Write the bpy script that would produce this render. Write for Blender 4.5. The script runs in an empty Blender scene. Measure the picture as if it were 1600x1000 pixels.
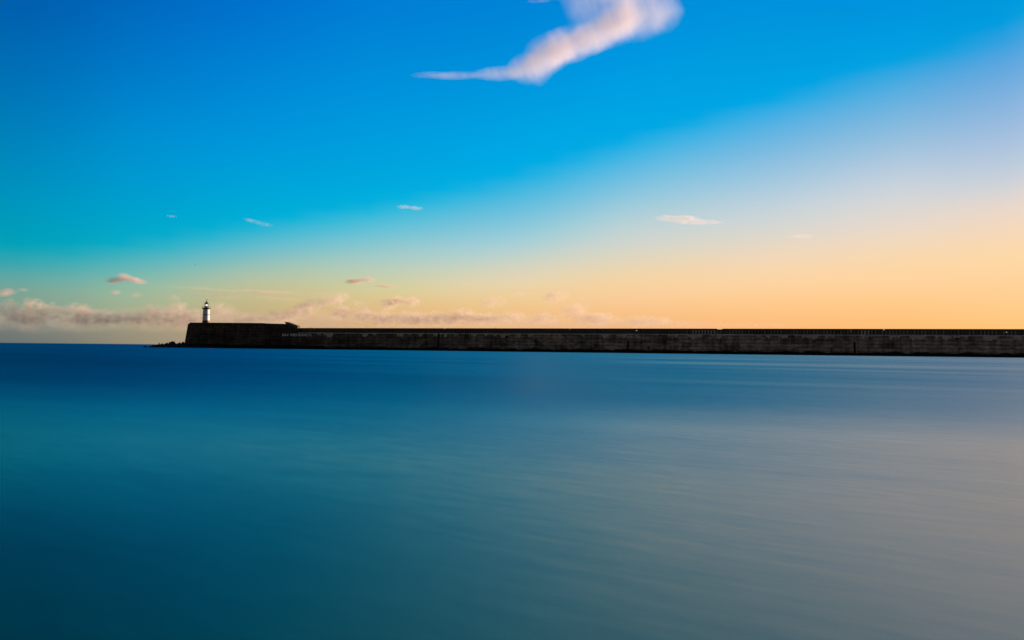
import bpy, bmesh, math, random
from mathutils import Vector, Matrix, noise as mnoise
random.seed(7)
S = bpy.context.scene
COL = S.collection
R = math.radians

# ------------------------------------------------------------------ camera
W, H, F = 1600.0, 1000.0, 1067.0          # photograph's pixels, focal length in pixels
CAM_H = 2.1
ROLL, PITCH = math.atan(0.0100), math.atan(43.6 / F)
fwd = Vector((0, math.cos(PITCH), math.sin(PITCH)))
up0 = Vector((0, -math.sin(PITCH), math.cos(PITCH)))
rt0 = Vector((1, 0, 0))
rt = rt0 * math.cos(ROLL) + up0 * math.sin(ROLL)
up = up0 * math.cos(ROLL) - rt0 * math.sin(ROLL)
cam_d = bpy.data.cameras.new('camera')
cam = bpy.data.objects.new('camera', cam_d)
COL.objects.link(cam)
cam_d.sensor_width = 36.0
cam_d.lens = 36.0 * F / W
cam_d.clip_start, cam_d.clip_end = 0.1, 400000
M = Matrix((rt, up, -fwd)).transposed().to_4x4()
M.translation = (0, 0, CAM_H)
cam.matrix_world = M
S.camera = cam
EYE = Vector((0, 0, CAM_H))


def ray(x, y):
    return (fwd + rt * ((x - W / 2) / F) - up * ((y - H / 2) / F)).normalized()


# ------------------------------------------------------------------ light
SUN_AZ, SUN_EL = R(53), R(6.0)             # azimuth clockwise from +Y
sd = bpy.data.lights.new('sun', 'SUN')
sun = bpy.data.objects.new('sun', sd)
COL.objects.link(sun)
sd.energy, sd.angle, sd.color = 5.0, R(0.55), (1.0, 0.76, 0.60)
sdir = Vector((math.sin(SUN_AZ) * math.cos(SUN_EL), math.cos(SUN_AZ) * math.cos(SUN_EL), math.sin(SUN_EL)))
sun.rotation_euler = sdir.to_track_quat('Z', 'Y').to_euler()
sun.location = sdir * 500
S.view_settings.view_transform = 'Standard'
S.view_settings.look = 'None'
S.view_settings.exposure = 0.95
S.view_settings.gamma = 1.0
S.view_settings.use_curve_mapping = False
cy = S.cycles
cy.use_denoising = True
try:
    cy.denoiser = 'OPENIMAGEDENOISE'
except Exception:
    pass
cy.max_bounces, cy.volume_bounces, cy.transparent_max_bounces = 16, 14, 32
cy.volume_max_steps = 256
cy.volume_step_rate = 1.0
cy.sample_clamp_indirect = 4.0


# ------------------------------------------------------------------ node helper
class NT:
    def __init__(self, tree):
        self.t = tree
        tree.nodes.clear()

    def n(self, kind, **kw):
        nd = self.t.nodes.new(kind)
        for k, v in kw.items():
            setattr(nd, k, v)
        return nd

    def put(self, sock, v):
        if isinstance(v, bpy.types.NodeSocket):
            self.t.links.new(v, sock)
        elif v is not None:
            sock.default_value = v

    def math(self, op, a, b=None, c=None, clamp=False):
        nd = self.n('ShaderNodeMath', operation=op, use_clamp=clamp)
        for s, v in zip(nd.inputs, (a, b, c)):
            self.put(s, v)
        return nd.outputs[0]

    def mix(self, f, a, b, mode='MIX'):
        nd = self.n('ShaderNodeMix', data_type='RGBA', blend_type=mode)
        self.put(nd.inputs[0], f)
        self.put(nd.inputs[6], a)
        self.put(nd.inputs[7], b)
        return nd.outputs[2]

    def ramp(self, f, stops, interp='LINEAR'):
        nd = self.n('ShaderNodeValToRGB')
        cr = nd.color_ramp
        cr.interpolation = interp
        while len(cr.elements) > 1:
            cr.elements.remove(cr.elements[-1])
        cr.elements[0].position = stops[0][0]
        cr.elements[0].color = stops[0][1]
        for p, c in stops[1:]:
            e = cr.elements.new(p)
            e.color = c
        self.put(nd.inputs[0], f)
        return nd.outputs[0]

    def mapped(self, vec, loc=(0, 0, 0), rot=(0, 0, 0), scale=(1, 1, 1), kind='POINT'):
        nd = self.n('ShaderNodeMapping', vector_type=kind)
        self.put(nd.inputs[0], vec)
        nd.inputs[1].default_value = loc
        nd.inputs[2].default_value = rot
        nd.inputs[3].default_value = scale
        return nd.outputs[0]

    def noise(self, vec, scale, detail=3.0, rough=0.55, dist=0.0):
        nd = self.n('ShaderNodeTexNoise')
        self.put(nd.inputs['Vector'], vec)
        nd.inputs['Scale'].default_value = scale
        nd.inputs['Detail'].default_value = detail
        nd.inputs['Roughness'].default_value = rough
        nd.inputs['Distortion'].default_value = dist
        return nd.outputs[0]

    def rng(self, v, a, b, c, d, kind='LINEAR'):
        nd = self.n('ShaderNodeMapRange', interpolation_type=kind)
        self.put(nd.inputs[0], v)
        for i, q in enumerate((a, b, c, d)):
            nd.inputs[i + 1].default_value = q
        return nd.outputs[0]


def lin(c):
    o = []
    for v in c:
        v = max(0.0, min(1.0, v / 255.0))
        o.append(v / 12.92 if v <= 0.04045 else ((v + 0.055) / 1.055) ** 2.4)
    return (o[0], o[1], o[2], 1.0)


def horizon_y(x):
    return 500 + 43.6 + (x - 800) * 0.0100


# ------------------------------------------------------------------ sky
# evening colours of the western sky, read by bearing and height above the horizon
SKY = {
    30: [(535, 106, 114, 112), (510, 124, 131, 123), (480, 132, 154, 138), (455, 122, 164, 150), (430, 92, 168, 166),
         (400, 35, 166, 180), (374, 0, 160, 186), (320, 0, 151, 190), (267, 0, 141, 190), (214, 0, 131, 189),
         (160, 0, 121, 186), (107, 0, 112, 183), (50, 0, 103, 179), (0, 0, 95, 174)],
    200: [(535, 146, 138, 119), (510, 160, 155, 128), (480, 163, 175, 143), (450, 148, 184, 160), (425, 112, 182, 177),
          (400, 66, 177, 190), (378, 8, 171, 199), (320, 0, 160, 205), (267, 0, 151, 208), (214, 0, 143, 208),
          (160, 0, 132, 205), (107, 0, 122, 200), (53, 0, 113, 196), (0, 0, 105, 190)],
    400: [(535, 186, 160, 128), (505, 194, 168, 130), (490, 198, 176, 131), (460, 196, 189, 144), (430, 174, 194, 168),
          (400, 126, 190, 194), (370, 70, 184, 209), (340, 0, 174, 214), (300, 0, 166, 216), (214, 0, 150, 218),
          (107, 0, 132, 212), (50, 0, 122, 209), (0, 0, 114, 205)],
    600: [(541, 214, 166, 118), (500, 222, 180, 126), (480, 224, 190, 135), (450, 213, 205, 157), (425, 191, 206, 181),
          (400, 164, 203, 199), (370, 120, 196, 211), (340, 70, 188, 218), (313, 6, 176, 221), (290, 0, 170, 222), (240, 0, 161, 222),
          (180, 0, 152, 221), (120, 0, 143, 218), (60, 0, 134, 215), (0, 0, 126, 212)],
    800: [(543, 234, 176, 123), (500, 238, 189, 133), (470, 239, 202, 147), (440, 230, 212, 175), (410, 203, 211, 195),
          (380, 165, 207, 214), (340, 120, 195, 220), (300, 66, 183, 223), (265, 0, 172, 228), (200, 0, 162, 226),
          (130, 0, 150, 222), (60, 0, 139, 217), (0, 0, 131, 215)],
    1000: [(545, 242, 178, 115), (510, 244, 185, 125), (490, 249, 194, 135), (460, 250, 206, 155), (430, 242, 212, 167), (400, 223, 214, 191),
           (370, 204, 212, 208), (340, 180, 208, 215), (300, 140, 198, 222), (260, 95, 187, 226), (230, 50, 178, 228),
           (205, 0, 168, 228), (165, 0, 163, 228), (120, 0, 157, 226), (75, 0, 150, 224), (0, 0, 139, 217)],
    1200: [(547, 252, 180, 111), (505, 253, 191, 125), (470, 255, 203, 144), (440, 252, 212, 163), (400, 240, 215, 185),
           (370, 222, 215, 202), (330, 198, 211, 217), (280, 160, 199, 223), (230, 118, 185, 225), (180, 62, 174, 228),
           (150, 0, 165, 228), (77, 0, 155, 222), (0, 0, 145, 219)],
    1400: [(549, 255, 184, 111), (505, 255, 193, 123), (470, 255, 203, 141), (440, 255, 211, 158), (410, 251, 215, 169), (380, 242, 217, 188),
           (345, 228, 216, 205), (310, 212, 214, 216), (270, 188, 205, 222), (220, 150, 192, 222), (180, 120, 182, 223),
           (130, 72, 171, 224), (92, 4, 161, 226), (50, 0, 155, 225), (0, 0, 147, 221)],
    1570: [(551, 255, 188, 111), (500, 255, 200, 129), (450, 255, 209, 152), (400, 253, 216, 168), (370, 247, 216, 182),
           (320, 230, 215, 204), (280, 200, 208, 218), (220, 167, 193, 222), (150, 126, 177, 222), (80, 74, 163, 223),
           (38, 4, 157, 223), (0, 0, 151, 220)],
}
# height at which the pale evening light gives way to clear blue, in photo rows
EDGE = [(30, 382), (200, 373), (400, 342), (600, 312), (800, 265), (1000, 205), (1200, 150), (1400, 91), (1570, 37)]


def pchip(xs, ys, x):
    n = len(xs)
    if x <= xs[0]:
        return ys[0]
    if x >= xs[-1]:
        return ys[-1]
    h = [xs[i + 1] - xs[i] for i in range(n - 1)]
    dl = [(ys[i + 1] - ys[i]) / h[i] for i in range(n - 1)]
    m = [dl[0]] + [0 if dl[i - 1] * dl[i] <= 0 else 2 * dl[i - 1] * dl[i] / (dl[i - 1] + dl[i]) for i in range(1, n - 1)] + [dl[-1]]
    for i in range(n - 1):
        if x <= xs[i + 1]:
            t = (x - xs[i]) / h[i]
            return ((2 * t ** 3 - 3 * t * t + 1) * ys[i] + (t ** 3 - 2 * t * t + t) * h[i] * m[i]
                    + (-2 * t ** 3 + 3 * t * t) * ys[i + 1] + (t ** 3 - t * t) * h[i] * m[i + 1])


cols = []
for x in sorted(SKY):
    az = math.degrees(math.atan((x - 800) / F))
    pts = []
    for row in SKY[x]:
        d = ray(x, row[0])
        pts.append((math.degrees(math.asin(d.z)), row[1:]))
    top = pts[-1][1]
    pts.append((38.0, (0, top[1] * 0.88, top[2] * 0.95)))
    pts.append((52.0, (0, top[1] * 0.70, top[2] * 0.82)))
    pts.append((90.0, (0, 62, 132)))
    pts.sort()
    if pts[0][0] > 0:
        pts.insert(0, (0.0, pts[0][1]))
    cols.append((az, pts))


EDGE_AZ = [math.degrees(math.atan((x - 800) / F)) for x, y in EDGE]
EDGE_EL = [math.degrees(math.asin(ray(x, y).z)) for x, y in EDGE]
EDGE_AZ = [-62.0] + EDGE_AZ + [46.0, 75.0]
EDGE_EL = [EDGE_EL[0] - 0.5] + EDGE_EL + [EDGE_EL[-1] + 3.0, EDGE_EL[-1]]


def sky_at(az, el):
    e0 = pchip(EDGE_AZ, EDGE_EL, az)
    azs, vals = [], []
    for k, (a, pts) in enumerate(cols):
        ek = EDGE_EL[k + 1]
        # compare like with like: the same place relative to the edge of the blue
        e = el * ek / e0 if el < e0 else ek + (el - e0) * (90 - ek) / (90 - e0)
        xs = [p[0] for p in pts]
        azs.append(a)
        vals.append([pchip(xs, [p[1][q] for p in pts], e) for q in range(3)])
    # beyond the right edge the glow strengthens towards the sun; beyond the left it fades
    azs = [-62.0] + azs + [46.0, 75.0]
    vals = [[v * 0.78 for v in vals[0]]] + vals + [[min(255, v * 1.02 + 4) for v in vals[-1]], [v * 0.9 for v in vals[-1]]]
    return [pchip(azs, [v[q] for v in vals], az) for q in range(3)]


world = bpy.data.worlds.new('World')
S.world = world
world.use_nodes = True
n = NT(world.node_tree)
tc = n.n('ShaderNodeTexCoord')
sep = n.n('ShaderNodeSeparateXYZ')
n.put(sep.inputs[0], tc.outputs['Generated'])
el = n.math('MULTIPLY', n.math('ARCSINE', sep.outputs[2]), 180 / math.pi)
az = n.math('MULTIPLY', n.math('ARCTAN2', sep.outputs[0], sep.outputs[1]), 180 / math.pi)
ELS = [0, 0.7, 1.4, 2.1, 2.9, 3.7, 4.5, 5.4, 6.3, 7.2, 8.1, 9, 10, 11, 12, 13, 14.2, 15.4, 16.6, 17.8, 19, 20.5, 22, 24, 26, 28, 31, 35, 40, 48, 60, 88]
AZS = [-62, -50, -43] + [-39 + 3 * k for k in range(27)] + [44, 50, 60, 75]
tel = n.math('POWER', n.math('DIVIDE', el, 90.0, clamp=True), 0.6)
cur = None
for i, a in enumerate(AZS):
    stops = [((e / 90.0) ** 0.6, lin(sky_at(a, e))) for e in sorted(ELS[:-1] + [pchip(EDGE_AZ, EDGE_EL, a)])]
    c = n.ramp(tel, stops)
    if cur is None:
        cur = c
    else:
        f = n.rng(az, AZS[i - 1], a, 0, 1)
        cur = n.mix(f, cur, c)
nish = n.n('ShaderNodeTexSky', sky_type='NISHITA', sun_disc=False)
nish.sun_elevation = SUN_EL
nish.sun_rotation = SUN_AZ
nish.air_density, nish.dust_density, nish.ozone_density = 1.0, 0.6, 2.5
nsc = n.mix(1.0, nish.outputs[0], (0.125, 0.083, 0.064, 1), 'MULTIPLY')
f = n.rng(n.math('ABSOLUTE', az), 62, 115, 1, 0, 'SMOOTHSTEP')
f = n.math('MAXIMUM', f, n.rng(el, 60, 85, 0, 0.6, 'SMOOTHSTEP'))
glow = n.mix(f, nsc, cur)
bg = n.n('ShaderNodeBackground')
n.put(bg.inputs[0], glow)
bg.inputs[1].default_value = 2 ** -0.95
out = n.n('ShaderNodeOutputWorld')
n.put(out.inputs[0], bg.outputs[0])


# ------------------------------------------------------------------ object helpers
def material(name):
    m = bpy.data.materials.new(name)
    m.use_nodes = True
    return m, NT(m.node_tree)


def finish(n, base, rough=0.8, normal=None, spec=0.3, emit=None, emit_s=0.0, metal=0.0):
    b = n.n('ShaderNodeBsdfPrincipled')
    n.put(b.inputs['Base Color'], base)
    n.put(b.inputs['Roughness'], rough)
    n.put(b.inputs['Specular IOR Level'], spec)
    n.put(b.inputs['Metallic'], metal)
    if normal is not None:
        n.put(b.inputs['Normal'], normal)
    if emit is not None:
        n.put(b.inputs['Emission Color'], emit)
        b.inputs['Emission Strength'].default_value = emit_s
    o = n.n('ShaderNodeOutputMaterial')
    n.put(o.inputs[0], b.outputs[0])
    return b


def bump(n, h, strength, dist=0.1):
    b = n.n('ShaderNodeBump')
    b.inputs['Strength'].default_value = strength
    b.inputs['Distance'].default_value = dist
    n.put(b.inputs['Height'], h)
    return b.outputs[0]


def plain(name, col, rough=0.6, var=0.25, scale=1.5, spec=0.3, metal=0.0):
    m, n = material(name)
    t = n.n('ShaderNodeTexCoord').outputs['Object']
    v = n.noise(t, scale, 4)
    c = n.mix(n.rng(v, 0.3, 0.7, 0, 1), tuple(k * (1 - var) for k in col[:3]) + (1,), tuple(min(1, k * (1 + var)) for k in col[:3]) + (1,))
    finish(n, c, rough, spec=spec, metal=metal)
    return m


def tag(o, label=None, cat=None, group=None, kind=None):
    if label:
        o['label'] = label
    if cat:
        o['category'] = cat
    if group:
        o['group'] = group
    if kind:
        o['kind'] = kind
    return o


def empty(name, loc=(0, 0, 0), rot=(0, 0, 0)):
    o = bpy.data.objects.new(name, None)
    COL.objects.link(o)
    o.location, o.rotation_euler = loc, rot
    o.empty_display_size = 0.5
    return o


def link(name, bm, mat, parent=None, smooth=False):
    me = bpy.data.meshes.new(name)
    bmesh.ops.recalc_face_normals(bm, faces=bm.faces)
    bm.to_mesh(me)
    bm.free()
    if mat:
        me.materials.append(mat)
    if smooth:
        for p in me.polygons:
            p.use_smooth = True
    o = bpy.data.objects.new(name, me)
    COL.objects.link(o)
    if parent:
        o.parent = parent
    return o


def prism(bm, poly, yf, yb):
    """Extrude an (s, z) outline from yf to yb; either may be a function of z."""
    g = lambda q, z: q(z) if callable(q) else q
    a = [bm.verts.new((s, g(yf, z), z)) for s, z in poly]
    b = [bm.verts.new((s, g(yb, z), z)) for s, z in poly]
    bm.faces.new(a)
    bm.faces.new(list(reversed(b)))
    k = len(poly)
    for i in range(k):
        bm.faces.new((a[i], b[i], b[(i + 1) % k], a[(i + 1) % k]))


def box(bm, x0, x1, y0, y1, z0, z1):
    prism(bm, [(x0, z0), (x1, z0), (x1, z1), (x0, z1)], y0, y1)


def lathe(bm, prof, seg=32, cap=True):
    rings = []
    for r, z in prof:
        rings.append([bm.verts.new((r * math.cos(2 * math.pi * i / seg), r * math.sin(2 * math.pi * i / seg), z)) for i in range(seg)])
    for a, b in zip(rings, rings[1:]):
        for i in range(seg):
            bm.faces.new((a[i], a[(i + 1) % seg], b[(i + 1) % seg], b[i]))
    if cap:
        bm.faces.new(rings[0])
        bm.faces.new(rings[-1])


def tube(bm, p, q, r, seg=8):
    p, q = Vector(p), Vector(q)
    d = (q - p).normalized()
    u = d.orthogonal().normalized()
    v = d.cross(u)
    ra = [bm.verts.new(p + (u * math.cos(a) + v * math.sin(a)) * r) for a in [2 * math.pi * i / seg for i in range(seg)]]
    rb = [bm.verts.new(q + (u * math.cos(a) + v * math.sin(a)) * r) for a in [2 * math.pi * i / seg for i in range(seg)]]
    for i in range(seg):
        bm.faces.new((ra[i], ra[(i + 1) % seg], rb[(i + 1) % seg], rb[i]))
    bm.faces.new(ra)
    bm.faces.new(rb)


def ring(bm, R0, r, z, seg=40, s2=6):
    vs = []
    for i in range(seg):
        a = 2 * math.pi * i / seg
        vs.append([bm.verts.new(((R0 + r * math.cos(b)) * math.cos(a), (R0 + r * math.cos(b)) * math.sin(a), z + r * math.sin(b)))
                   for b in [2 * math.pi * k / s2 for k in range(s2)]])
    for i in range(seg):
        for k in range(s2):
            bm.faces.new((vs[i][k], vs[(i + 1) % seg][k], vs[(i + 1) % seg][(k + 1) % s2], vs[i][(k + 1) % s2]))


# ------------------------------------------------------------------ sea
m, n = material('sea_water')
geo = n.n('ShaderNodeNewGeometry').outputs['Position']
streak = n.noise(n.mapped(n.mapped(geo, rot=(0, 0, R(28))), scale=(0.05, 0.30, 1)), 1.0, 5, 0.6, 0.3)
broad = n.noise(n.mapped(n.mapped(geo, rot=(0, 0, R(26))), scale=(0.012, 0.050, 1)), 1.0, 3, 0.5, 0.4)
fine = n.noise(n.mapped(n.mapped(geo, rot=(0, 0, R(31))), scale=(0.7, 4.2, 1)), 1.0, 7, 0.72)
sp = n.n('ShaderNodeSeparateXYZ')
n.put(sp.inputs[0], geo)
# averaged over a long exposure: chop leans the water towards the shore where it is exposed, calm close in
logd = n.math('LOGARITHM', n.math('MAXIMUM', sp.outputs[1], 1.0), 10.0)
LEAN = [(0.55, -4.5), (0.70, -3.2), (0.90, -0.2), (1.06, 1.0), (1.29, 4.2), (1.48, 7.8), (1.80, 9.0), (2.10, 9.0), (2.60, 9.0)]
deg = n.ramp(n.math('DIVIDE', logd, 3.0, clamp=True), [(a / 3.0, ((b + 10) / 20,) * 3 + (1,)) for a, b in LEAN], 'B_SPLINE')
lean = n.math('TANGENT', n.math('MULTIPLY', n.math('SUBTRACT', n.math('MULTIPLY', deg, 20.0), 10.0), math.pi / 180))
side = n.math('DIVIDE', sp.outputs[0], n.math('ADD', n.math('MAXIMUM', sp.outputs[1], 0.0), 2.0))
apart = n.math('ADD', n.rng(logd, 1.25, 1.85, 0, 1.0, 'SMOOTHSTEP'), n.rng(logd, 0.75, 1.2, 1.3, 0, 'SMOOTHSTEP'))
lean = n.math('ADD', lean, n.math('MULTIPLY', apart, n.rng(side, -0.62, 0.08, math.tan(R(4)), 0, 'SMOOTHSTEP')))
w1 = n.math('MULTIPLY', n.math('SUBTRACT', streak, 0.5), 0.028)
w2 = n.math('MULTIPLY', n.math('SUBTRACT', fine, 0.5), 0.052)
w3 = n.math('MULTIPLY', n.math('SUBTRACT', broad, 0.5), 0.11)
ty = n.math('ADD', n.math('ADD', lean, w1), n.math('ADD', w2, w3))
nv = n.n('ShaderNodeCombineXYZ')
n.put(nv.inputs[0], n.math('MULTIPLY', n.math('SUBTRACT', streak, 0.5), 0.03))
n.put(nv.inputs[1], n.math('MULTIPLY', ty, -1.0))
nv.inputs[2].default_value = 1.0
nn = n.n('ShaderNodeVectorMath', operation='NORMALIZE')
n.put(nn.inputs[0], nv.outputs[0])
rough = n.math('ADD', n.rng(logd, 0.9, 1.9, 0.16, 0.18), n.rng(streak, 0.3, 0.7, -0.015, 0.015))
base = n.mix(n.rng(broad, 0.3, 0.7, 0, 1), (0.0, 0.060, 0.016, 1), (0.0, 0.070, 0.022, 1))
# sky glow on the right-hand water, painted into the base colour
right_glow = n.math('ADD', n.math('ADD', sp.outputs[0], n.math('MULTIPLY', sp.outputs[1], 0.10)), n.rng(broad, 0.2, 0.8, -3, 3))
right_glow = n.math('MULTIPLY', n.rng(right_glow, -3, 6, 0, 1, 'SMOOTHSTEP'), n.rng(logd, 1.2, 1.8, 1, 0, 'SMOOTHSTEP'))
base = n.mix(right_glow, base, (0.15, 0.18, 0.15, 1))
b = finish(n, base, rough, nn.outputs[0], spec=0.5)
b.inputs['IOR'].default_value = 1.32
bm = bmesh.new()
# a fan of quads, fine near the shore, out to the horizon
ys = [-400, -60, 0, 20, 60, 150, 400, 1000, 3000, 10000, 40000, 120000]
rows = [[bm.verts.new((fx * (abs(y) + 600), y, 0)) for fx in (-3, -1, -0.3, 0.3, 1, 3)] for y in ys]
for a, c in zip(rows, rows[1:]):
    for i in range(5):
        bm.faces.new((a[i], a[i + 1], c[i + 1], c[i]))
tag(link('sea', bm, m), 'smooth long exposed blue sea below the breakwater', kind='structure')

# ------------------------------------------------------------------ breakwater frame of reference
def inv_depth(x):
    return (1 / 450.6) + (x - 500) / 1100 * (1 / 338.0 - 1 / 450.6)


def plan(x):
    d = 1 / inv_depth(x)
    return Vector(((x - 800) / F * d, d, 0))


A = plan(289.5)
TX = (plan(1600) - A).normalized()
ROT = math.atan2(TX.y, TX.x)


def s_of(x):
    return (plan(x) - A).dot(TX)


def z_of(x, y):
    d = ray(x, y)
    return CAM_H + d.z / d.y / 1.0 * (1 / inv_depth(x))


NY = Vector((-TX.y, TX.x, 0))


def s_at(x, y):
    """Distance along the wall at which a line set back y metres crosses the given bearing."""
    a = (x - 800) / F
    q = A + NY * y
    return (a * q.y - q.x) / (TX.x - a * TX.y)


def z_at(x, yp, y):
    q = A + NY * y + TX * s_at(x, y)
    d = ray(x, yp)
    return CAM_H + d.z / d.y * q.y


L_END = s_of(1600) + 170
face = lambda z: -0.9 * (1 - z / 11.0)

# ------------------------------------------------------------------ masonry materials
def masonry(name, dark, light, weed_z=None, patch=0.5, course=0.16, dark_end=False):
    m, n = material(name)
    t = n.n('ShaderNodeTexCoord').outputs['Object']
    sx = n.n('ShaderNodeSeparateXYZ')
    n.put(sx.inputs[0], t)
    streaks = n.noise(n.mapped(t, scale=(0.42, 0.42, 0.045)), 1.0, 5, 0.65)
    blot = n.noise(n.mapped(t, scale=(0.075, 0.075, 0.20)), 1.0, 6, 0.65, 0.6)
    grit = n.noise(n.mapped(t, scale=(0.55, 0.55, 0.9)), 1.0, 4, 0.6)
    wv = n.n('ShaderNodeTexWave', wave_type='BANDS', bands_direction='Z')
    n.put(wv.inputs[0], t)
    wv.inputs['Scale'].default_value = course
    wv.inputs['Distortion'].default_value = 1.2
    wv.inputs['Detail'].default_value = 2
    v = n.math('ADD', n.math('MULTIPLY', n.rng(streaks, 0.38, 0.62, 0, 1), 0.40), n.math('MULTIPLY', n.rng(blot, 0.38, 0.64, 0, 1), 0.60))
    v = n.math('MULTIPLY', v, n.rng(grit, 0.3, 0.7, 0.55, 1.35))
    v = n.math('MULTIPLY', v, n.rng(wv.outputs[1], 0, 0.35, 0.55, 1.0))
    if dark_end:       # darker towards the seaward end, with a ragged transition
        an = n.math('ADD', sx.outputs[0], n.rng(blot, 0.3, 0.7, -40, 40))
        v = n.math('MULTIPLY', v, n.rng(an, 50, 360, 0.16, 1.0, 'SMOOTHSTEP'))
    if patch:      # pale lime stains running down from under the walkway
        edge = n.noise(n.mapped(t, scale=(0.16, 0.16, 0.02)), 1.0, 4, 0.6)
        depth = n.math('SUBTRACT', sx.outputs[2], n.rng(edge, 0.38, 0.62, 12.2, 7.6))
        pm = n.rng(depth, 0.0, 1.2, 0, 1, 'SMOOTHSTEP')
        pm = n.math('MULTIPLY', pm, n.rng(grit, 0.35, 0.6, 0.25, 1))
        v = n.math('ADD', v, n.math('MULTIPLY', pm, patch))
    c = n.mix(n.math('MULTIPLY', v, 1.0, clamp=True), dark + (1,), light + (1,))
    if weed_z is not None:  # weed and wet up to the tide mark
        wn = n.noise(n.mapped(t, scale=(0.12, 0.12, 0.2)), 1.0, 4, 0.6)
        lim = n.math('ADD', n.rng(wn, 0.3, 0.7, -0.5, 0.9), weed_z)
        wm = n.rng(n.math('SUBTRACT', lim, sx.outputs[2]), -0.3, 0.5, 0, 1, 'SMOOTHSTEP')
        c = n.mix(wm, c, (0.006, 0.004, 0.004, 1))
    finish(n, c, 0.85, bump(n, n.math('ADD', grit, n.math('MULTIPLY', wv.outputs[1], 0.3)), 0.5, 0.25), spec=0.15)
    return m


M_WALL = masonry('weathered_concrete', (0.026, 0.019, 0.015), (0.50, 0.375, 0.315), weed_z=1.6, patch=1.7, dark_end=True)
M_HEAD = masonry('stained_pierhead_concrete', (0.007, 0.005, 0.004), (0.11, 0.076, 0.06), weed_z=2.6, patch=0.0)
M_PAR = masonry('parapet_concrete', (0.04, 0.029, 0.023), (0.17, 0.13, 0.11), patch=0.0)
M_LIP = masonry('walkway_edge_concrete', (0.25, 0.22, 0.21), (0.72, 0.66, 0.64), patch=0.0)
M_PALE = plain('pale_repair_concrete', (0.42, 0.41, 0.38), 0.8, 0.35, 0.4)
M_COPE = plain('brown_coping_stone', (0.075, 0.05, 0.036), 0.85, 0.3, 0.5)
M_PIER = [plain('buttress_concrete_dark', (0.10, 0.088, 0.082), 0.85, 0.4, 0.9),
          plain('buttress_concrete_grey', (0.19, 0.17, 0.165), 0.85, 0.4, 0.9),
          plain('buttress_concrete_pale', (0.42, 0.39, 0.38), 0.85, 0.4, 0.9)]
M_IRON = plain('black_iron', (0.01, 0.01, 0.011), 0.5, 0.3, 2)
M_WEED = plain('black_weed', (0.006, 0.004, 0.004), 0.9, 0.5, 0.6, spec=0.1)

# ------------------------------------------------------------------ breakwater
bw = empty('breakwater', A, (0, 0, ROT))
tag(bw, 'long dark concrete breakwater running from the lighthouse to the right edge', 'breakwater')
s0, s_st, s_fl = s_of(294.6), s_of(441), s_of(467)
z_led = z_of(1000, 521.7)
z_top = z_at(1000, 513.3, 4)
Z = lambda x, y: (s_at(x, 1.8), z_at(x, y, 1.8))

bm = bmesh.new()
prism(bm, [(s_fl, -4), (L_END, -4), (L_END, z_led - 0.45), (s_fl, z_led - 0.45)], face, 12.0)
low = link('lower_wall', bm, M_WALL, bw)
bm = bmesh.new()
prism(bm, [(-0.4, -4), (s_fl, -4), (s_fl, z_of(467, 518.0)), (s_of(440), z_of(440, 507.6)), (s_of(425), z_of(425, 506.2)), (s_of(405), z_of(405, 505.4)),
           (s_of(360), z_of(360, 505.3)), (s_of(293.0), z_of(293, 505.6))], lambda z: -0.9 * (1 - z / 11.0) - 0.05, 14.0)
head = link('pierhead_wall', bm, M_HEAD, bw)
bm = bmesh.new()
prism(bm, [(s0, z_of(294.6, 505.5)), (s_of(360), z_of(360, 505.2)), (s_of(405), z_of(405, 505.3)), (s_of(444), z_of(444, 507.2)),
           (s_of(444), z_of(444, 505.9)), (s_of(412), z_of(412, 505.3)), (s_of(408), z_of(408, 504.6)), (s_of(360), z_of(360, 504.2)), (s0, z_of(294.6, 503.8))],
      0.9, 13.5)
link('platform_kerb', bm, M_COPE, bw)
# foot of the wall, always wet
bm = bmesh.new()
prism(bm, [(s_fl, -4), (L_END, -4), (L_END, 0.75), (s_fl, 0.75)], -1.9, lambda z: face(z) + 0.3)
link('footing', bm, M_WEED, bw)
# walkway edge
bm = bmesh.new()
box(bm, s_fl + 0.02, L_END, -0.12, 12.0, z_led - 0.448, z_led)
link('walkway', bm, M_LIP, bw)
bm = bmesh.new()
for x0, x1 in ((483, 495), (495.6, 507)):
    box(bm, s_of(x0), s_of(x1), -0.2, 0.3, z_led - 0.42, z_led + 0.12)
tag(link('kerb_repair', bm, M_PALE, bw), 'pale patched stretch of walkway edge')
# parapet with recessed bays
bm = bmesh.new()
box(bm, s_fl - 6, L_END, 4.6, 7.0, z_led + 0.002, z_top - 0.85)
par = link('parapet', bm, M_PAR, bw)
g0, g1 = s_at(1121, 4), s_at(1129, 4)
for a0, a1 in ((s_fl - 2.2, g0), (g1, L_END)):
    bm = bmesh.new()
    ang = 0.12
    prism(bm, [(a0, z_top - 0.85), (a1, z_top - 0.85), (a1, z_top), (a0, z_top)], 3.9, 7.2)
    link('coping', bm, M_COPE, par)
bm = bmesh.new()
box(bm, g0 + 0.003, g1 - 0.003, 4.0, 7.1, z_top - 0.849, z_top - 0.36)
link('low_coping', bm, M_COPE, par)

BAY = (s_of(1503) - s_of(1497)) * 0.98
bays = []
s = s_fl + 1.0
while s < L_END - 1:
    bays.append(s)
    s += BAY
s_edge = s_of(1602)
inview = [q for q in bays if q < s_edge]
named = set(inview[-100:])
rest = bmesh.new()
proto = {}


def pier_bm(bm, x):
    """A buttress with a haunch that carries the coping, so that each bay ends in a round-cornered head."""
    w, zt, zb = 0.24, z_top - 0.853, z_led + 0.003
    prism(bm, [(x - w, zb), (x + w, zb), (x + w, zt - 0.55), (x + w + 0.16, zt - 0.22), (x + w + 0.5, zt), (x - w - 0.5, zt), (x - w - 0.16, zt - 0.22), (x - w, zt - 0.55)],
          4.0, 4.598)


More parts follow.
